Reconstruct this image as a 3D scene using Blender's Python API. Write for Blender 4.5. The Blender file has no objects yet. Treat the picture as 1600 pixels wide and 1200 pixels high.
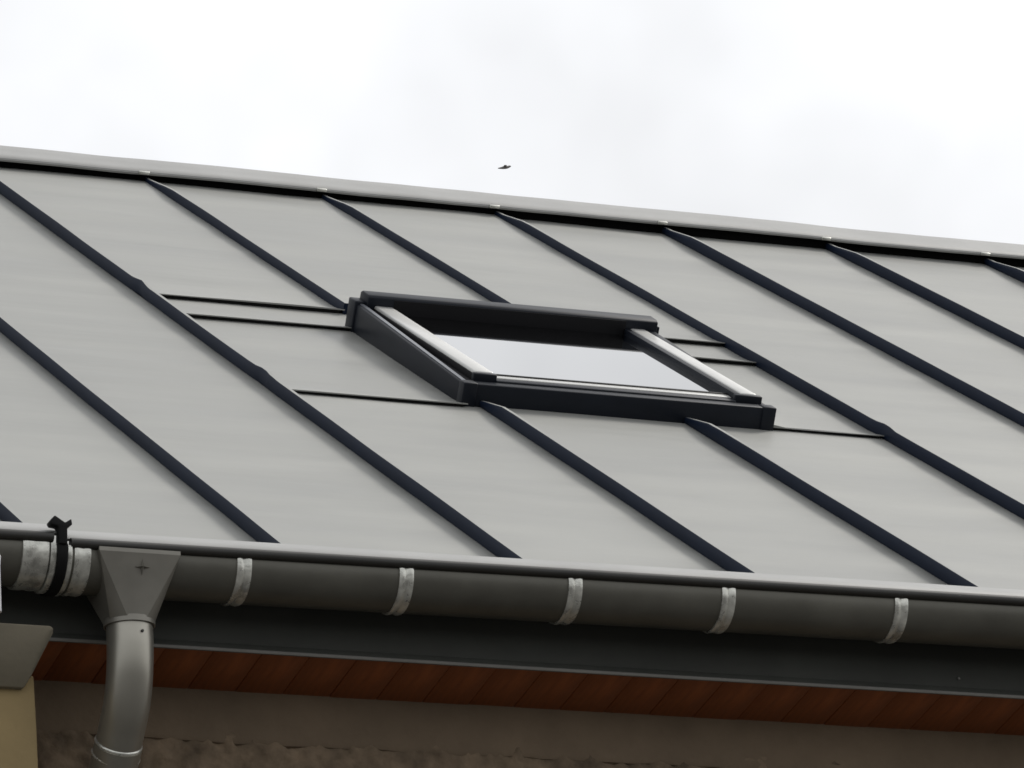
import bpy, bmesh, math, random
from mathutils import Vector, Matrix, noise
R = math.radians
rnd = random.Random(7)
sc = bpy.context.scene
C = sc.collection

# ------------------------------------------------------------------ camera
EZ = 5.20                                   # height of the eave above the ground
YAW, PITCH, ROLL = 0.42400, 0.33150, 0.06366
cam = bpy.data.cameras.new('camera'); cam_ob = bpy.data.objects.new('camera', cam); C.objects.link(cam_ob)
fwd = Vector((math.sin(YAW)*math.cos(PITCH), math.cos(YAW)*math.cos(PITCH), math.sin(PITCH)))
rt = Vector((math.cos(YAW), -math.sin(YAW), 0)); up = rt.cross(fwd)
rt2 = rt*math.cos(ROLL) - up*math.sin(ROLL); up2 = up*math.cos(ROLL) + rt*math.sin(ROLL)
CAM = Vector((-5.3910, -10.6042, -3.5785 + EZ))
M = Matrix((rt2, up2, -fwd)).transposed().to_4x4(); M.translation = CAM
cam_ob.matrix_world = M
cam.sensor_width = 36; cam.lens = 8269.6/1600*36; cam.clip_end = 3000; cam.clip_start = 0.1
sc.camera = cam_ob

# ------------------------------------------------------------------ sky, sun, exposure
SUN_AZ, SUN_EL = R(78), R(44)               # azimuth clockwise from +Y
w = bpy.data.worlds.new('World'); sc.world = w; w.use_nodes = True
nt = w.node_tree; nt.nodes.clear(); L = nt.links
def N(t, **k):
    n = nt.nodes.new(t)
    for a, b in k.items(): setattr(n, a, b)
    return n
sky = N('ShaderNodeTexSky', sky_type='NISHITA', sun_disc=False, sun_elevation=SUN_EL, sun_rotation=SUN_AZ, air_density=1.0, dust_density=3.0)
hs = N('ShaderNodeHueSaturation'); hs.inputs['Saturation'].default_value = 0.25
tc = N('ShaderNodeTexCoord'); nz = N('ShaderNodeTexNoise'); nz.inputs['Scale'].default_value = 9.0; nz.inputs['Detail'].default_value = 4; nz.inputs['Roughness'].default_value = .5
mr = N('ShaderNodeMapRange'); mr.inputs[1].default_value = .35; mr.inputs[2].default_value = .65; mr.inputs[3].default_value = .86; mr.inputs[4].default_value = 1.14
mx = N('ShaderNodeMix', data_type='RGBA', blend_type='MULTIPLY'); mx.inputs[0].default_value = 1
# even white cloud veil laid over the clear sky
veil = N('ShaderNodeMix', data_type='RGBA'); veil.inputs[0].default_value = .55; veil.inputs[7].default_value = (10.8, 10.85, 10.95, 1)
bg = N('ShaderNodeBackground'); bg.inputs[1].default_value = .10; out = N('ShaderNodeOutputWorld')
L.new(sky.outputs[0], hs.inputs['Color']); L.new(tc.outputs['Generated'], nz.inputs['Vector']); L.new(nz.outputs[0], mr.inputs[0])
L.new(hs.outputs[0], veil.inputs[6]); L.new(veil.outputs[2], mx.inputs[6]); L.new(mr.outputs[0], mx.inputs[7])
L.new(mx.outputs[2], bg.inputs[0]); L.new(bg.outputs[0], out.inputs[0])
sun = bpy.data.lights.new('sun', 'SUN'); sun.energy = 2.4; sun.angle = R(13); sun.color = (1, .96, .9)
sun_ob = bpy.data.objects.new('sun', sun); C.objects.link(sun_ob)
sd = Vector((math.cos(SUN_EL)*math.sin(SUN_AZ), math.cos(SUN_EL)*math.cos(SUN_AZ), math.sin(SUN_EL)))
sun_ob.rotation_euler = sd.to_track_quat('Z', 'Y').to_euler(); sun_ob.location = (20, 20, 30)
vs = sc.view_settings; vs.view_transform = 'Standard'; vs.look = 'None'; vs.exposure = 0.22; vs.gamma = 1; vs.use_curve_mapping = False
sc.cycles.max_bounces = 8; sc.cycles.filter_width = 1.6

# ------------------------------------------------------------------ materials
MATS = {}
def mat(name, col, rough=.5, metal=0., var=.0, vscale=3., bump=0., bscale=40., spec=.5, stretch=(1, 1, 1), col2=None, rvar=0., ior=1.5):
    m = bpy.data.materials.new(name); m.use_nodes = True; t = m.node_tree; b = t.nodes['Principled BSDF']
    b.inputs['Base Color'].default_value = (*col, 1); b.inputs['Roughness'].default_value = rough; b.inputs['Metallic'].default_value = metal
    b.inputs['Specular IOR Level'].default_value = spec; b.inputs['IOR'].default_value = ior
    if var or bump or rvar:
        co = t.nodes.new('ShaderNodeTexCoord'); mp = t.nodes.new('ShaderNodeMapping'); mp.inputs['Scale'].default_value = stretch
        t.links.new(co.outputs['Object'], mp.inputs[0])
    if var or rvar:
        n = t.nodes.new('ShaderNodeTexNoise'); n.inputs['Scale'].default_value = vscale; n.inputs['Detail'].default_value = 5; n.inputs['Roughness'].default_value = .6
        t.links.new(mp.outputs[0], n.inputs['Vector'])
        r = t.nodes.new('ShaderNodeMapRange'); r.inputs[1].default_value = .3; r.inputs[2].default_value = .7
        t.links.new(n.outputs[0], r.inputs[0])
        if var:
            x = t.nodes.new('ShaderNodeMix'); x.data_type = 'RGBA'
            x.inputs[6].default_value = (*[c*(1-var) for c in col], 1); x.inputs[7].default_value = (*(col2 or [min(1, c*(1+var)) for c in col]), 1)
            t.links.new(r.outputs[0], x.inputs[0]); t.links.new(x.outputs[2], b.inputs['Base Color'])
        if rvar:
            q = t.nodes.new('ShaderNodeMapRange'); q.inputs[3].default_value = rough-rvar; q.inputs[4].default_value = rough+rvar
            t.links.new(r.outputs[0], q.inputs[0]); t.links.new(q.outputs[0], b.inputs['Roughness'])
    if bump:
        n2 = t.nodes.new('ShaderNodeTexNoise'); n2.inputs['Scale'].default_value = bscale; n2.inputs['Detail'].default_value = 4
        t.links.new(mp.outputs[0], n2.inputs['Vector'])
        u = t.nodes.new('ShaderNodeBump'); u.inputs['Strength'].default_value = 1; u.inputs['Distance'].default_value = bump
        t.links.new(n2.outputs[0], u.inputs['Height']); t.links.new(u.outputs[0], b.inputs['Normal'])
    MATS[name] = m; return m
mat('zinc', (.262, .265, .250), .46, .15, var=.10, vscale=1.8, bump=.004, bscale=2.6, stretch=(.5, 2.4, 2.4), rvar=.07)
mat('zinc_seam_shade', (.008, .014, .030), .5, 0, var=.12, vscale=6, spec=.12)  # same zinc as the roof, deep shade put into its colour
mat('zinc_cap', (.30, .30, .29), .45, .3, var=.08, vscale=4, bump=.0008, bscale=7)
mat('gutter_zinc', (.125, .121, .102), .40, .5, var=.18, vscale=5, bump=.0004, bscale=14, rvar=.06)
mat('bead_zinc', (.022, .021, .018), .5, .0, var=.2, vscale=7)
mat('galvanised', (.62, .62, .57), .30, .7, var=.45, vscale=26, rvar=.1, bump=.002, bscale=30)
mat('pipe_zinc', (.36, .345, .30), .34, .75, var=.06, vscale=5, rvar=.02)
mat('outlet_zinc', (.215, .205, .178), .40, .5, var=.12, vscale=8, rvar=.06)
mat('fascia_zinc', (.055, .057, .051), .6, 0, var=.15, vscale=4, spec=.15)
mat('drip_zinc', (.15, .145, .13), .5, .1, var=.15, vscale=9)
mat('rubber', (.007, .007, .007), .6, spec=.15)
mat('anthracite', (.008, .0105, .016), .46, 0, var=.15, vscale=9, spec=.22)
mat('sash_grey', (.58, .58, .56), .30, .25, var=.05, vscale=9)
mat('glint_grey', (.16, .17, .19), .35, .2)
mat('gasket', (.006, .006, .007), .6, spec=.15)
mat('vent_black', (.005, .005, .005), .9, spec=.05)
mat('wood_red', (.27, .075, .019), .55, 0, var=.25, vscale=4, stretch=(14, 1.2, 3), bump=.0006, bscale=10)
mat('plaster', (.165, .122, .080), .9, 0, var=.16, vscale=5, bump=.002, bscale=60)
mat('rough_render', (.165, .122, .080), .95, 0, var=.45, vscale=14, bump=.004, bscale=55)
mat('pier_render', (.27, .20, .095), .9, 0, var=.14, vscale=6, bump=.0012, bscale=50)
mat('corbel_render', (.19, .168, .122), .9, 0, var=.1, vscale=6, bump=.0012, bscale=50)
mat('white_plastic', (.75, .76, .78), .4)
mat('bird_feather', (.24, .23, .22), .8)
mat('asphalt', (.06, .058, .055), .9, 0, var=.25, vscale=.6, bump=.003, bscale=90)
mat('timber_deck', (.25, .17, .10), .8, var=.2, vscale=4)
mat('room_dark', (.10, .09, .08), .9)
# glazing: double pane, dark room behind, mirror-like at this grazing angle
g = bpy.data.materials.new('glazing'); g.use_nodes = True; b = g.node_tree.nodes['Principled BSDF']
b.inputs['Base Color'].default_value = (.60, .61, .615, 1); b.inputs['Metallic'].default_value = 1; b.inputs['Roughness'].default_value = .02
MATS['glazing'] = g

# ------------------------------------------------------------------ helpers
AL = 0.5581; CA, SA = math.cos(AL), math.sin(AL)
DH = -.036
def rw(x, s, h=0.):
    h += DH + .0076*s
    return Vector((x, s*CA - h*SA, s*SA + h*CA + EZ))      # roof coordinates: along, up the slope, off the slope
def ew(x, y, z): return Vector((x, y, z + EZ))                             # eave coordinates
def link(name, me, m, parent=None):
    o = bpy.data.objects.new(name, me); C.objects.link(o)
    if m: me.materials.append(MATS[m])
    if parent: o.parent = parent
    return o
def mesh(name, vs_, fs_, m, parent=None, smooth=False, sharp=None):
    me = bpy.data.meshes.new(name); me.from_pydata([tuple(v) for v in vs_], [], fs_); me.validate(); me.update()
    bm = bmesh.new(); bm.from_mesh(me); bmesh.ops.recalc_face_normals(bm, faces=bm.faces) if not sharp == 'keep' else None; bm.to_mesh(me); bm.free()
    o = link(name, me, m, parent)
    if smooth:
        for p in me.polygons: p.use_smooth = True
        if sharp != 'keep': me.set_sharp_from_angle(angle=R(sharp or 35))
    return o
def box_vf(f, x0, x1, y0, y1, z0, z1):
    v = [f(x, y, z) for z in (z0, z1) for y in (y0, y1) for x in (x0, x1)]
    return v, [(0, 2, 3, 1), (4, 5, 7, 6), (0, 1, 5, 4), (2, 6, 7, 3), (0, 4, 6, 2), (1, 3, 7, 5)]
def box(name, f, d, m, parent=None, bev=0., seg=2):
    v, fc = box_vf(f, *d)
    o = mesh(name, v, fc, m, parent)
    if bev: bevel(o, bev, seg)
    return o
def bevel(o, wd, seg=2, ang=30):
    bm = bmesh.new(); bm.from_mesh(o.data)
    e = [x for x in bm.edges if len(x.link_faces) == 2 and x.calc_face_angle(0) > R(ang)]
    bmesh.ops.bevel(bm, geom=e, offset=wd, segments=seg, profile=.5, affect='EDGES')
    for p in bm.faces: p.smooth = True
    bm.to_mesh(o.data); bm.free(); o.data.set_sharp_from_angle(angle=R(50))
def extrude(name, prof, f, stations, m, parent=None, closed=True, caps=True, smooth=False, sharp=35):
    """prof: list of 2-D points; f(t, a, b) -> world; stations: list of t (or callables giving per-station profiles)"""
    n = len(prof); v = []; fc = []
    for t in stations:
        for a, b_ in prof: v.append(f(t, a, b_))
    for i in range(len(stations)-1):
        for j in range(n if closed else n-1):
            k = (j+1) % n; fc.append((i*n+j, i*n+k, (i+1)*n+k, (i+1)*n+j))
    if caps and closed: fc += [tuple(range(n)), tuple(range((len(stations)-1)*n, len(stations)*n))]
    return mesh(name, v, fc, m, parent, smooth, sharp)
def tube_vf(path, r, seg=28, rfun=None):
    v = []; fc = []; prev = None
    for i, p in enumerate(path):
        d = (path[min(i+1, len(path)-1)] - path[max(i-1, 0)]).normalized()
        a = Vector((1, 0, 0)); a = (a - d*a.dot(d)).normalized(); b_ = d.cross(a)
        rr = rfun(i) if rfun else r
        for k in range(seg):
            t = 2*math.pi*k/seg; v.append(p + (a*math.cos(t) + b_*math.sin(t))*rr)
    for i in range(len(path)-1):
        for k in range(seg):
            q = (k+1) % seg; fc.append((i*seg+k, i*seg+q, (i+1)*seg+q, (i+1)*seg+k))
    fc += [tuple(range(seg)), tuple(range((len(path)-1)*seg, len(path)*seg))]
    return v, fc
def empty(name, loc, parent=None):
    o = bpy.data.objects.new(name, None); C.objects.link(o); o.location = loc; o.empty_display_size = .2
    if parent: o.parent = parent
    return o
def copy(o, loc_delta, parent):
    c = o.copy(); C.objects.link(c); c.parent = parent; c.location = o.location + loc_delta; return c
def tag(o, label=None, cat=None, group=None, kind=None):
    for k, v in (('label', label), ('category', cat), ('group', group), ('kind', kind)):
        if v: o[k] = v
    return o
X0, X1 = -4.8, 7.8            # the stretch of house that is built
PITCHX = .6                   # seam spacing

# ------------------------------------------------------------------ ground
gr = mesh('ground', [(-900, -900, 0), (900, -900, 0), (900, 900, 0), (-900, 900, 0)], [(0, 1, 2, 3)], 'asphalt'); tag(gr, kind='structure')

# ------------------------------------------------------------------ house
house = empty('house', (0, 0, 0))
tag(house, 'house with grey standing seam metal roof, roof window and half round gutter', 'house')
WY, SZ = .24, -.286           # front wall plane, soffit level at the wall
SR = 4.911                    # slope length to the ridge line
RY = SR*CA; BACK = 2*RY

# wall body (four sides and gables), the front face is set back behind the rendered skins
prof = [(WY+.03, -EZ), (WY+.03, SZ+.02), (RY, SR*SA-.2), (BACK-WY, SZ+.02), (BACK-WY, -EZ)]
wall = extrude('wall', prof, lambda t, a, b_: ew(t, a, b_), [X0+.15, X1-.15], 'plaster', house)
# rough cast skin of the front wall: dense, truly uneven where it shows
def rough_wall():
    xs = []; x = X0+.15
    while x < X1-.15:
        xs.append(x); x += .009 if -1.9 < x < 1.6 else .12
    xs.append(X1-.15)
    zs = []; z = -.372
    while z > -.72: zs.append(z); z -= .009
    zs += [-.9, -1.5, -2.5, -3.8, -EZ+.005]
    v = []; fc = []; n = len(xs)
    for j, z in enumerate(zs):
        for x in xs:
            d = noise.noise(Vector((x*16, z*22, 1)))*.010 + noise.noise(Vector((x*38, z*46, 4)))*.011 - max(0, noise.noise(Vector((x*60, z*60, 9))))*.012
            v.append(ew(x, WY+.003-d, z))
    for j in range(len(zs)-1):
        for i in range(n-1): fc.append((j*n+i, j*n+i+1, (j+1)*n+i+1, (j+1)*n+i))
    return mesh('rough_render', v, fc, 'rough_render', wall, True, 180)
rough_wall()
# smooth plaster band under the soffit with an uneven lower edge
def band():
    xs = [X0+.15 + i*.03 for i in range(int((X1-X0-.3)/.03)+1)]; v = []; fc = []
    for x in xs:
        e = noise.noise(Vector((x*3, 0, 2)))*.006 + noise.noise(Vector((x*14, 0, 5)))*.004
        bo = noise.noise(Vector((x*2, 3, 2)))*.002
        v += [ew(x, WY+.02, SZ+.01), ew(x, WY-.004+bo, SZ+.01), ew(x, WY-.003+bo, -.392+e), ew(x, WY+.004, -.403+e), ew(x, WY+.02, -.406+e)]
    for i in range(len(xs)-1):
        for j in range(4): fc.append((i*5+j, i*5+j+1, i*5+5+j+1, i*5+5+j))
    mesh('plaster_band', v, fc, 'plaster', wall, True, 40)
band()

# boxed eave: sloping boards behind the metal fascia
soffit = empty('soffit', ew(X0, .03, -.24), house)
tag(soffit, 'red brown wooden boards under the eave')
BW = .115; nb = int((X1-X0)/BW)
v, fc = box_vf(lambda a, b_, c: Vector((a, b_, 0)) if False else Vector((a, .032 + b_*(WY-.028), -.244 + b_*(SZ+.244) + c)), 0, BW-.0012, 0, 1, 0, .016)
b0 = None
for i in range(nb):
    if b0 is None:
        b0 = mesh('soffit_board', v, fc, 'wood_red', None); bevel(b0, .0016, 1)
        o = b0
    else:
        o = b0.copy(); C.objects.link(o)
    o.parent = soffit; o.location = Vector((i*BW, -.03, .24 + rnd.uniform(-.0012, .0012)))
box('soffit_backing', ew, (X0, X1, .034, WY+.02, -.222, -.214), 'timber_deck', soffit)

# fascia: folded zinc with a drip at its lower edge
FY = .03
fp = [(FY+.004, -.03), (FY, -.03), (FY, -.236), (FY-.008, -.246), (FY-.010, -.253), (FY-.006, -.2535), (FY+.004, -.244)]
fx = [X0 + i*(X1-X0)/60 for i in range(61)]
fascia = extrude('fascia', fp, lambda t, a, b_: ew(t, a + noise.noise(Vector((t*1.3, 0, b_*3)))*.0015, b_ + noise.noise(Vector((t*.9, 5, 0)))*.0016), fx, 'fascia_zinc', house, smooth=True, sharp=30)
extrude('drip_edge', [(FY-.006, -.2515), (FY-.0125, -.2515), (FY-.0135, -.2545), (FY-.012, -.259), (FY-.006, -.259)], lambda t, a, b_: ew(t, a, b_ + noise.noise(Vector((t*.9, 5, 0)))*.0016), fx, 'drip_zinc', fascia, smooth=True, sharp=60)
nail = mesh('nail', *tube_vf([ew(.52, FY-.004, -.215), ew(.52, FY+.01, -.215)], .0032, 8), 'drip_zinc', fascia)

# ------------------------------------------------------------------ roof
roof = box('roof', rw, (X0, X1, .035, SR-.02, -.16, -.025), 'timber_deck', house)
mesh('back_slope', [ew(X0, RY+.024, SR*SA-.006), ew(X1, RY+.024, SR*SA-.006), ew(X1, BACK+.06, -.086), ew(X0, BACK+.06, -.086), ew(X0, RY+.024, SR*SA-.2), ew(X1, RY+.024, SR*SA-.2), ew(X1, BACK+.06, -.2), ew(X0, BACK+.06, -.2)],
     [(0, 1, 2, 3), (7, 6, 5, 4), (0, 4, 5, 1), (2, 6, 7, 3), (0, 3, 7, 4), (1, 5, 6, 2)], 'zinc', roof)
def wave(x, s, k):
    return (noise.noise(Vector((x*1.3 + k*7.3, s*3.0, k*3.1)))*.0028 + noise.noise(Vector((x*.9 + k*2.7, s*14 + math.sin(x*4+k)*1.2, k*1.7)))*.0008 + noise.noise(Vector((x*1.2 + k*5.1, s*8.0 + x*1.1, 11+k)))*.0026)
def panel(name, x0, x1, s0, s1, k, base=0., lap=0., eave=False, top=0., left=0, right=0):
    """a folded sheet; lap lifts its lower edge over the sheet below"""
    nx = max(3, int((x1-x0)/.06)); ns = max(3, int((s1-s0)/.045)); v = []; fc = []
    ss = [s0 + (s1-s0)*(j/ns) for j in range(ns+1)]
    rows = ss
    for j, s in enumerate(rows):
        for i in range(nx+1):
            x = x0 + (x1-x0)*i/nx; a = (x-x0)/(x1-x0)
            edge = min(1, min(a, 1-a)*6)
            h = base + wave(x, s, k)*(.25 + .75*edge)
            if lap: h += lap*max(0, 1-(s-s0)/.09)**2
            h += left*max(0, 1-(x-x0)/.05)**2 + right*max(0, 1-(x1-x)/.05)**2
            v.append(rw(x, s, h))
    n = nx+1
    for j in range(ns):
        for i in range(nx): fc.append((j*n+i, j*n+i+1, (j+1)*n+i+1, (j+1)*n+i))
    if lap or eave:      # turned-down lower edge, its own ring of points so that the fold stays crisp
        drop = lap if lap else .022
        if lap:
            pr = [(s0+.004, base-.002), (s0+.004, base+lap-.0025), (s0+.02, base+lap-.004), (s0+.02, base-.002)]
            extrude('lap_shade', pr, lambda t, a, b_: rw(t, a, b_), [x0+.012, x1-.012], 'rubber', roof)  # added dark strip that draws the shade line under the lap
        o0 = len(v)
        for i in range(n):
            p = Vector(v[i]); v.append(p); v.append(rw(p.x, s0 - (.0005 if lap else .002), (base+lap-.0028) if lap else (base-drop)))
        for i in range(nx): fc.append((o0+2*i, o0+2*i+1, o0+2*i+3, o0+2*i+2))
    return mesh(name, v, fc, 'zinc', roof, True, 'keep' if False else 60)
SE = -.105                       # eave edge
L1, L2, L3 = 2.888, 2.663, 1.804   # cross laps around the window
k = 0
nbay = int(round((X1-X0)/PITCHX))
for i in range(nbay):
    x0 = X0 + i*PITCHX; x1 = x0 + PITCHX; k += 1
    g_ = .004
    if -.61 < x0 < 1.19:
        panel('roof_panel', x0+g_, x1-g_, SE, L3+.03, k, 0, 0, True)
        panel('roof_panel', x0+g_, x1-g_, L1, SR, k+40, .009, .0100)
    else:
        panel('roof_panel', x0+g_, x1-g_, SE, SR, k, 0, 0, True)
panel('flashing_panel', -.6+.004, 1.2-.004, L2, L1+.03, 61, .0045, .0095)
panel('flashing_panel', -.6+.004, -.049, L3-.02, L2+.03, 62, .001, .0095)
panel('flashing_panel', .841, 1.2-.004, L3, L2+.03, 63, .001, .0095, left=.008)

# standing seams
SHT = .037
sp = [(-.004, -.002), (-.0075, .004), (-.0085, .016), (-.0085, SHT-.004), (-.006, SHT), (.004, SHT), (.0065, SHT-.004), (.0055, SHT-.010), (.003, .012), (.004, -.002)]
def seam(x, s0, s1, kick=(), cut=True, tail=0.):
    ss = [s0]; s = s0
    while s < s1-.06: s += .08; ss.append(s)
    ss.append(s1)
    for c in kick: ss += [c-.05, c-.02, c+.02, c+.06]
    ss = sorted(ss); v = []; fc = []; n = len(sp)
    for j, s in enumerate(ss):
        dx = noise.noise(Vector((x*3.3, s*1.6, 2)))*.0026; dh = noise.noise(Vector((x*2.1, s*2.3, 8)))*.0014
        dh -= .016*min(1, max(0, (s-4.52)/.2))
        for c in kick: q = max(0, 1-abs(s-c)/.07); dh += .005*q; dx += .005*q
        for a, b_ in sp:
            e = 0
            if cut and j == 0: e = b_*.3                      # slanting cut end at the eave
            if tail: b_ = b_*(1 - .6*min(1, max(0, (s-(s1-.20))/.17))) if b_ > 0 else b_     # beaten flat under the window
            v.append(rw(x + a + dx, s + e, b_*(1 + dh/SHT) if b_ > 0 else b_))
    for i in range(len(ss)-1):
        for j in range(n):
            q = (j+1) % n; fc.append((i*n+j, i*n+q, (i+1)*n+q, (i+1)*n+j))
    fc += [tuple(range(n)), tuple(range((len(ss)-1)*n, len(ss)*n))]
    o = mesh('standing_seam', v, fc, 'zinc_seam_shade', roof, True, 50)
    o.data.materials.append(MATS['zinc'])                       # top fold kept in light zinc: its lit edge put into the colour
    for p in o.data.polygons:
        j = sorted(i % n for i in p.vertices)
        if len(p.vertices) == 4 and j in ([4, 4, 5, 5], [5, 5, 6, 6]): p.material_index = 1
    return o
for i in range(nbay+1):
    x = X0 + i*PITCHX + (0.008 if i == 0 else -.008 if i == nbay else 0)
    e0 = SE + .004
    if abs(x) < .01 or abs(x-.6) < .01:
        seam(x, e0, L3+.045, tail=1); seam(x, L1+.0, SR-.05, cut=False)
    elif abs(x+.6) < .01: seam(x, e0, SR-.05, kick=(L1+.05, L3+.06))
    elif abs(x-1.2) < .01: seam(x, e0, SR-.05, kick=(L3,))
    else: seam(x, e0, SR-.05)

# light eave strip standing up along the gutter's edge
def eave_strip(x0, x1, dz):
    pr = [(-.160, -.0715), (-.158, -.066), (-.13, -.050), (-.098, -.0315), (-.092, -.0305), (-.090, -.034), (-.128, -.056), (-.150, -.074)]
    xs = [x0 + (x1-x0)*i/48 for i in range(49)]
    extrude('eave_strip', pr, lambda t, a, b_: ew(t, a, b_ + .006*(min(max(t, -2), 2)+.5) + dz + noise.noise(Vector((t*1.9, 7, 1)))*.0012), xs, 'zinc_cap', roof, smooth=True, sharp=50)
eave_strip(-1.776, X1, 0.); eave_strip(X0, -1.780, .011)

# ridge: raised capping over a dark vent, held by a clip at every seam
capx = [X0 + i*.06 for i in range(int((X1-X0)/.06)+1)]
def capf(t, a, b_):
    wv = noise.noise(Vector((t*1.7, 0, 3)))*.0045 + noise.noise(Vector((t*5, 1, 3)))*.0016
    return rw(t, a, b_) if a is None else Vector((t, a, b_ + wv + EZ))
def rp(s, h): p = rw(0, s, h); return (p.y, p.z-EZ)
front = [rp(4.759, 0.0340), rp(4.748, 0.0350), rp(4.747, 0.0410), rp(4.753, 0.0465), rp(4.791, 0.0475), rp(4.851, 0.0500), rp(4.906, 0.0540)]
apex = [(RY+.012, SR*SA+.055), (RY+.026, SR*SA+.055)]
bk = [(2*RY + .038 - y, z) for y, z in reversed(front)]
outer = front + apex + bk
inner = [(y, z-.004) for y, z in reversed(outer)]
cap = extrude('ridge_cap', outer + inner, capf, capx, 'zinc_cap', house, smooth=True, sharp=50)
box('ridge_vent', rw, (X0+.01, X1-.01, 4.763, 4.801, -.02, .0445), 'vent_black', cap)
cl = None
for i in range(nbay+1):
    x = X0 + i*PITCHX
    p = rw(x-.02, 4.741, .033)
    if cl is None:
        cl = box('ridge_clip', lambda a, b_, c: Vector((a, b_*CA-c*SA, b_*SA+c*CA)), (-.017, .017, -.004, .012, 0, .011), 'galvanised', cap, .003); cl.location = p
    else:
        c2 = cl.copy(); C.objects.link(c2); c2.location = p

# ------------------------------------------------------------------ roof window
win = empty('roof_window', rw(.36, 2.15), house); tag(win, 'closed roof window with dark frame, pale sash and glass mirroring the sky')
win_inv = Matrix.Translation(-rw(.36, 2.15))
def wl(x, s, h): return rw(x+.041, s+.106, h) - rw(.36, 2.15)
def wbox(name, d, m, bev=.003, parent=None): return box(name, wl, d, m, parent or win, bev)
UL, UR, VB, VT = -.10, .812, 1.70, 2.605
# outer kerb (cladding): higher towards the head
def kerb_side(x0, x1, name):
    pts = [(VB, -.01), (VT, -.01), (VT, .082), (VB, .056)]
    v = [wl(x, s, h) for x in (x0, x1) for s, h in pts]
    o = mesh(name, v, [(0, 1, 2, 3), (7, 6, 5, 4), (0, 4, 5, 1), (1, 5, 6, 2), (2, 6, 7, 3), (3, 7, 4, 0)], 'anthracite', win); bevel(o, .003); return o
kerb_side(UL, UL+.028, 'side_cladding'); kerb_side(UR-.028, UR, 'side_cladding')
fr = wbox('bottom_cladding', (UL+.003, UR-.003, VB-.004, VB+.036, -.012, .061), 'anthracite')
wbox('corner_cap', (UL-.006, UL+.030, VT-.05, VT+.006, -.01, .090), 'anthracite', .004)
wbox('corner_cap', (UL-.004, UL+.036, VB-.008, VB+.03, -.012, .0635), 'anthracite', .003)
wbox('corner_cap', (UR-.036, UR+.004, VB-.008, VB+.03, -.012, .0635), 'anthracite', .003)
v = [wl(x, s_, h) for x in (UL+.009, UL+.021) for s_, h in ((VB+.02, .0535), (VT-.05, .0775), (VT-.05, .0830), (VB+.02, .0590))]
mesh('cladding_glint', v, [(0, 1, 2, 3), (7, 6, 5, 4), (0, 4, 5, 1), (1, 5, 6, 2), (2, 6, 7, 3), (3, 7, 4, 0)], 'glint_grey', win)  # sky reflection on the kerb's top edge, made as a pale strip
# inner frame, black, seen in the gap between kerb and sash
v, fc = [], []
def ring(name, o, i_, h0, h1, m, parent, bev=.0025):
    (a0, a1, b0_, b1), (c0, c1, d0, d1) = o, i_
    v = []
    for h in (h0, h1):
        v += [wl(a0, b0_, h), wl(a1, b0_, h), wl(a1, b1, h), wl(a0, b1, h), wl(c0, d0, h), wl(c1, d0, h), wl(c1, d1, h), wl(c0, d1, h)]
    fc = []
    for t in range(4):
        u = (t+1) % 4
        fc += [(t, u, 4+u, 4+t), (8+t, 8+u, 12+u, 12+t), (t, u, 8+u, 8+t), (4+t, 4+u, 12+u, 12+t)]
    q = mesh(name, v, fc, m, parent)
    if bev: bevel(q, bev)
    return q
ring('frame', (UL+.026, UR-.026, VB+.032, VT-.01), (.02, .70, VB+.13, VT-.09), -.10, .058, 'gasket', win)
# sash: pale covers left and right, dark bottom rail with a bright top edge
SL, SRT = -.052, .782
sash = empty('sash', (0, 0, 0), win)
wbox('stile', (SL, .004, VB+.062, VT-.055, .045, .083), 'sash_grey', .0045, sash)
wbox('stile', (.733, SRT, VB+.062, VT-.055, .045, .083), 'sash_grey', .0045, sash)
wbox('stile_side', (SL-.004, SL+.012, VB+.060, VT-.055, .040, .0755), 'gasket', .002, sash)
wbox('stile_lip', (.7145, .735, VB+.066, VT-.060, .050, .0800), 'anthracite', .001, sash)
wbox('stile_end', (SL-.006, .010, VB+.046, VB+.064, .040, .080), 'anthracite', .003, sash)
wbox('stile_end', (.712, SRT+.012, VB+.046, VB+.064, .040, .080), 'anthracite', .003, sash)
wbox('bottom_rail', (.0065, .7135, VB+.0365, VB+.070, .040, .0655), 'anthracite', .003, sash)
wbox('rail_trim', (.0065, .7135, VB+.0705, VB+.0985, .040, .0672), 'sash_grey', .002, sash)
wbox('gasket_strip', (.004, .714, VB+.099, VB+.112, .045, .0695), 'gasket', .002, sash)
pane = wbox('glass_pane', (.003, .7165, VB+.110, VT-.058, .052, .0632), 'glazing', 0, sash)
# hood at the head, black face towards the pane
hp = [(VT-.062, .045), (VT-.064, .106), (VT-.056, .112), (VT-.01, .114), (VT+.004, .108), (VT+.008, .06), (VT+.008, .045)]
hood = extrude('hood', hp, lambda t, a, b_: wl(t, a, b_), [UL+.026, UR+.004], 'anthracite', win, smooth=True); bevel(hood, .0025)
wbox('hood_face', (.004, .716, VT-.0665, VT-.063, .060, .104), 'gasket', .001, hood)
wbox('hood_end', (UR+.003, UR+.018, VT-.05, VT+.004, .03, .092), 'anthracite', .003, hood)

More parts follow.
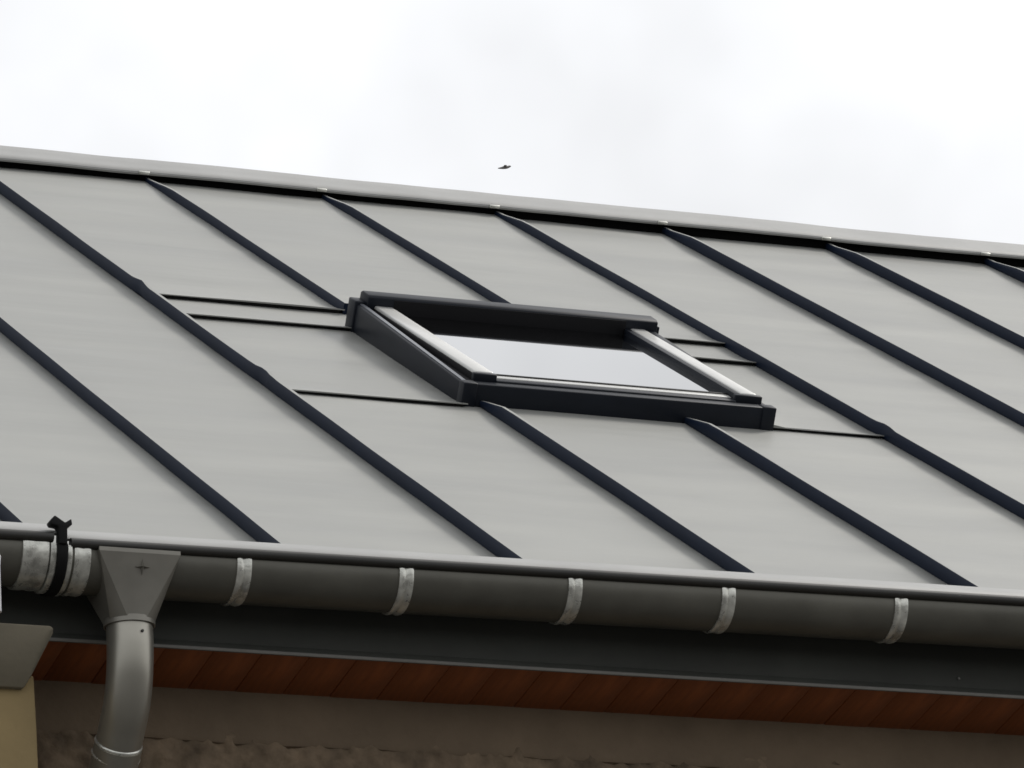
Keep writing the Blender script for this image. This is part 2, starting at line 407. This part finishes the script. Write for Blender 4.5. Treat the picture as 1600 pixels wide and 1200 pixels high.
# ------------------------------------------------------------------ gutter
GY, GR = -.086, .076
def gz(x): return -.096 + .006*(min(max(x, -2), 2)+.5)
def gut_prof(r, z_front=.006):
    return [(GY + r*math.cos(t), r*math.sin(t)) for t in [math.pi + math.pi*i/28 for i in range(29)]]
def gutter(name, x0, x1, dz=0.):
    xs = [x0 + (x1-x0)*i/40 for i in range(41)]
    o_ = [(GY-GR, .004)] + gut_prof(GR) + [(GY+GR, .03)]; i_ = [(GY+GR-.0025, .03)] + [(a, b_) for a, b_ in reversed(gut_prof(GR-.0025))] + [(GY-GR+.0025, .004)]
    f = lambda t, a, b_: ew(t, a, b_ + gz(t) + dz + noise.noise(Vector((t*1.7, a*5, 1)))*.0008)
    o = extrude(name, o_ + i_, f, xs, 'gutter_zinc', house, smooth=True, sharp=40)
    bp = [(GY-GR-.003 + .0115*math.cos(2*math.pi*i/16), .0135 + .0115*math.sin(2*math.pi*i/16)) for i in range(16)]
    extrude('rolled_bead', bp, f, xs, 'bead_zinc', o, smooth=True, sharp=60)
    return o
JX = -1.778
gutR = gutter('gutter', JX+.02, X1)
gutL = gutter('gutter', X0, JX-.02, .011)
def strap_mesh(name, x0, x1, r0, r1, m, parent, t0=math.pi*.985, t1=2*math.pi*1.0, rib=0., cx=0., dz=0.):
    """band bent round the gutter, with a shallow pressed groove"""
    nx = 7; nt_ = 26; v = []; fc = []
    for j in range(nt_+1):
        t = t0 + (t1-t0)*j/nt_
        for i in range(nx):
            a = i/(nx-1); x = x0 + (x1-x0)*a
            rr = r1 - rib*math.exp(-((a-.5)/.16)**2) - (.0015 if i in (0, nx-1) else 0)
            v.append(ew(x, GY + rr*math.cos(t), rr*math.sin(t) + gz(cx or x) + dz))
        v.append(ew(x1, GY + r0*math.cos(t), r0*math.sin(t) + gz(cx or x) + dz)); v.append(ew(x0, GY + r0*math.cos(t), r0*math.sin(t) + gz(cx or x) + dz))
    n = nx+2
    for j in range(nt_):
        for i in range(n):
            q = (i+1) % n; fc.append((j*n+i, j*n+q, (j+1)*n+q, (j+1)*n+i))
    fc += [tuple(range(n)), tuple(range(nt_*n, nt_*n+n))]
    return mesh(name, v, fc, m, parent, True, 50)
for bx in (-4.4, -3.98, -3.55, -3.12, -2.70, -2.27, -1.353, -.966, -.552, -.166, .28, .70, 1.12, 1.55, 1.97, 2.4, 2.82, 3.25, 3.67, 4.1, 4.5, 4.95, 5.4, 5.8, 6.2, 6.65, 7.1, 7.5):
    left = bx < JX
    br = strap_mesh('bracket', bx-.017, bx+.017, GR+.0005, GR+.0052, 'galvanised', gutL if left else gutR, rib=.0042, dz=.011 if left else 0)
    # arm up the fascia
    box('bracket_arm', lambda a, b_, c: ew(a, b_, c), (bx-.015, bx+.015, GY+GR+.0006, GY+GR+.006, gz(bx)-.002, -.045), 'galvanised', br)

# expansion joint between the two gutter lengths
joint = empty('gutter_joint', ew(JX, GY, gz(JX)), house); tag(joint, 'metal gutter joint with black rubber band and hook')
jl = lambda: None
def jstrap(name, x0, x1, r0, r1, m, dz=0., rib=0.):
    o = strap_mesh(name, x0, x1, r0, r1, m, None, math.pi*.99, 2*math.pi, rib, JX, dz)
    o.data.transform(Matrix.Translation(-ew(JX, GY, gz(JX)))); o.parent = joint; return o
jstrap('sleeve', -1.866, -1.8065, GR-.004, GR+.006, 'galvanised', .009, .0015)
jstrap('sleeve', -1.8035, -1.789, GR-.004, GR+.0085, 'galvanised', .007)
jstrap('rubber_band', -1.790, -1.766, GR-.006, GR+.0125, 'rubber', .006)
jstrap('sleeve', -1.7655, -1.7545, GR-.004, GR+.0085, 'galvanised', .004)
jstrap('sleeve', -1.7485, -1.711, GR-.004, GR+.006, 'galvanised', .002, .0025)
# hook of the band standing over the bead
hk = [(-.012, 0), (.010, 0), (.011, .040), (.024, .048), (.022, .062), (.006, .052), (-.020, .068), (-.034, .052), (-.030, .044), (-.014, .042), (-.010, .034)]
o = extrude('hook', hk, lambda t, a, b_: Vector((a*.9, -GR-.018 + t, b_*.95 + .006)), [0, .026], 'rubber', joint); bevel(o, .0025)

# ------------------------------------------------------------------ downpipe with outlet
PX, PY, PR = -1.602, -.090, .0515
down = empty('downpipe', ew(PX, PY, -.245), house); tag(down, 'grey metal downpipe with tapered gutter outlet and swan neck')
def dl(x, y, z): return Vector((x-PX, y-PY, z+.245))
def loft(name, rings, m, parent, sharp=40):
    n = len(rings[0]); v = [p for r_ in rings for p in r_]; fc = []
    for i in range(len(rings)-1):
        for j in range(n):
            q = (j+1) % n; fc.append((i*n+j, i*n+q, (i+1)*n+q, (i+1)*n+j))
    return mesh(name, v, fc, m, parent, True, sharp)
NR = 64
def rrect(hx, y0, y1, z, rad, zf=None):
    """rounded rectangle sampled by angle so that it lofts cleanly to a circle"""
    pts = []; cy = (y0+y1)/2; hy = (y1-y0)/2
    for i in range(NR):
        t = 2*math.pi*i/NR; c, s_ = math.cos(t), math.sin(t)
        p = 7
        rr = 1/((abs(c)/hx)**p + (abs(s_)/hy)**p)**(1/p)
        pts.append(dl(PX + rr*c, cy + rr*s_, z))
    return pts
def circ(r, z, y=PY): return [dl(PX + r*math.cos(2*math.pi*i/NR), y + r*math.sin(2*math.pi*i/NR), z) for i in range(NR)]
def mixr(a, b_, t): return [p.lerp(q, t) for p, q in zip(a, b_)]
def transition(zt, zm, zb, r, hx, y0, y1, fl=R(24)):
    """sheet-metal square-to-round piece: flat faces to short arcs, conical corners"""
    cs = [(hx, y1), (-hx, y1), (-hx, y0), (hx, y0)]                  # corners, counter-clockwise seen from above
    v = [dl(PX+a, b_, zt) for a, b_ in cs] + [dl(PX+a, b_, zm) for a, b_ in cs]; fc = []
    for q in range(4): fc.append((q, (q+1) % 4, 4+(q+1) % 4, 4+q))
    ring_ = []; NA = 6
    for q in range(4):                                              # corner q sits at 45+90q degrees
        mid = R(45+90*q); ids = []
        for k_ in range(NA+1):
            t = mid - (R(45)-fl) + 2*(R(45)-fl)*k_/NA
            v.append(dl(PX + r*math.cos(t), PY + r*math.sin(t), zb)); ids.append(len(v)-1)
        for k_ in range(NA): fc.append((4+q, ids[k_], ids[k_+1]))
        ring_.append(ids)
    for q in range(4):                                              # flat side from corner q to q+1, through the arc between
        a, b_ = ring_[q][-1], ring_[(q+1) % 4][0]
        fc.append((4+q, a, b_, 4+(q+1) % 4))
    return mesh('outlet', v, fc, 'outlet_zinc', down, True, 9)
outlet = transition(-.097, -.106, -.240, .0575, .094, -.178, .0)
loft('spigot', [circ(.0572, -.236), circ(.0572, -.250), circ(.0535, -.2505), circ(.0535, -.19)], 'outlet_zinc', outlet)
# pressed star mark on the outlet's flat front
st = []; cz, cx_ = -.137, PX+.006
yy = lambda z: -.1783 + (z+.106)*-.2275
for i in range(8):
    r_ = .018 if i % 2 == 0 else .0045
    t = math.pi/4*i; z = cz + r_*math.sin(t); st.append(dl(cx_ + r_*math.cos(t), yy(z)+.0005, z))
st.append(dl(cx_, yy(cz)-.009, cz))
mesh('pressed_mark', st, [(i, (i+1) % 8, 8) for i in range(8)], 'outlet_zinc', outlet)
def bez(pts, n=10):
    out_ = []
    P = [pts[0]] + pts + [pts[-1]]
    for i in range(1, len(P)-2):
        p0, p1, p2, p3 = P[i-1:i+3]
        for j in range(n):
            t = j/n
            out_.append(.5*((2*p1) + (p2-p0)*t + (2*p0-5*p1+4*p2-p3)*t*t + (3*p1-p0-3*p2+p3)*t**3))
    return out_ + [pts[-1]]
path = bez([dl(PX, y, z) for y, z in ((-.09, -.20), (-.09, -.25), (-.09, -.295), (-.080, -.355), (-.055, -.415), (-.014, -.463), (.020, -.499))])
elbow = mesh('elbow', *tube_vf(path, PR, 40), 'pipe_zinc', down, True, 60)
mesh('rivet', *tube_vf([dl(PX+.011, PY-PR-.004, -.273), dl(PX+.011, PY-PR+.006, -.273)], .0048, 10, lambda i: (.0028, .0048)[i]), 'bead_zinc', elbow, True, 60)
dv = (path[-1]-path[-4]).normalized()
for s_, ra_ in ((-.016, .0028), (.014, .0040)):
    c0 = path[-1] + dv*s_
    mesh('collar_ring', *tube_vf([c0-dv*.005, c0-dv*.003, c0, c0+dv*.003, c0+dv*.005], PR, 40, lambda i, ra_=ra_: PR + (.0, .7*ra_, ra_, .7*ra_, 0.)[i]), 'galvanised', elbow, True, 70)
path2 = bez([dl(PX, y, z) for y, z in ((.010, -.492), (.060, -.545), (.105, -.592), (.135, -.645), (.148, -.71), (.15, -.80), (.15, -1.5), (.15, -3.0), (.15, -EZ+.02))])
mesh('pipe', *tube_vf(path2, PR+.0018, 40), 'pipe_zinc', down, True, 60)

# ------------------------------------------------------------------ rendered pier with corbel head at the joint between the houses
PYF = -.02
pier = extrude('pier', [(-2.30, -EZ), (-1.800, -EZ), (-1.798, -.60), (-1.799, -.47), (-1.802, -.352), (-2.30, -.352)], lambda t, a, b_: ew(a, t, b_), [PYF, WY+.03], 'pier_render', house)
bevel(pier, .004, 2, 20); tag(pier, 'beige rendered pier with flared grey head under the gutter')
cp = [(-1.831, -.386), (-1.818, -.362), (-1.785, -.278), (-1.782, -.268), (-1.789, -.2625), (-2.36, -.2615), (-2.30, -.386)]
corbel = extrude('corbel', cp, lambda t, a, b_: ew(a, t if t > 0 else t + .07*max(0, min(1, (-.29-b_)/.095)), b_), [PYF-.085, WY+.028], 'corbel_render', pier); bevel(corbel, .003, 2, 20)
mesh('drain_spout', *tube_vf([ew(-1.941, -.1785, -.263), ew(-1.941, -.1785, -.16), ew(-1.938, -.176, -.135)], .016, 16), 'white_plastic', gutL, True, 60)

# ------------------------------------------------------------------ bird far off in the sky
bp_ = CAM + Vector((0.38438, 0.84847, 0.36380)).normalized()*150
bird = None
def build_bird():
    # body along local X, one continuous skin: tail, body, head, beak, two half-raised wings
    vs_ = [(-.16, 0, .0), (-.09, 0, .0), (0, 0, 0), (.08, 0, .012), (.115, 0, .025), (.14, 0, .022), (.0, .09, .035), (-.03, .2, .02), (.0, -.09, .035), (-.03, -.2, .02)]
    ed = [(0, 1), (1, 2), (2, 3), (3, 4), (4, 5), (2, 6), (6, 7), (2, 8), (8, 9)]
    rad = [(.04, .007), (.025, .022), (.04, .04), (.03, .03), (.024, .024), (.006, .006), (.035, .008), (.012, .004), (.035, .008), (.012, .004)]
    me = bpy.data.meshes.new('bird'); me.from_pydata(vs_, ed, []); o = bpy.data.objects.new('bird', me); C.objects.link(o)
    m_ = o.modifiers.new('skin', 'SKIN'); s2 = o.modifiers.new('sub', 'SUBSURF'); s2.levels = 2; s2.render_levels = 2
    for i, r_ in enumerate(rad): me.skin_vertices[0].data[i].radius = r_
    me.skin_vertices[0].data[2].use_root = True
    me.materials.append(MATS['bird_feather']); return o
bird = build_bird(); bird.location = bp_; bird.scale = (1.3, 1.3, 1.3); bird.rotation_euler = (R(10), R(-4), -YAW + R(8))
tag(bird, 'tiny dark bird flying in the white sky above the ridge', 'bird')
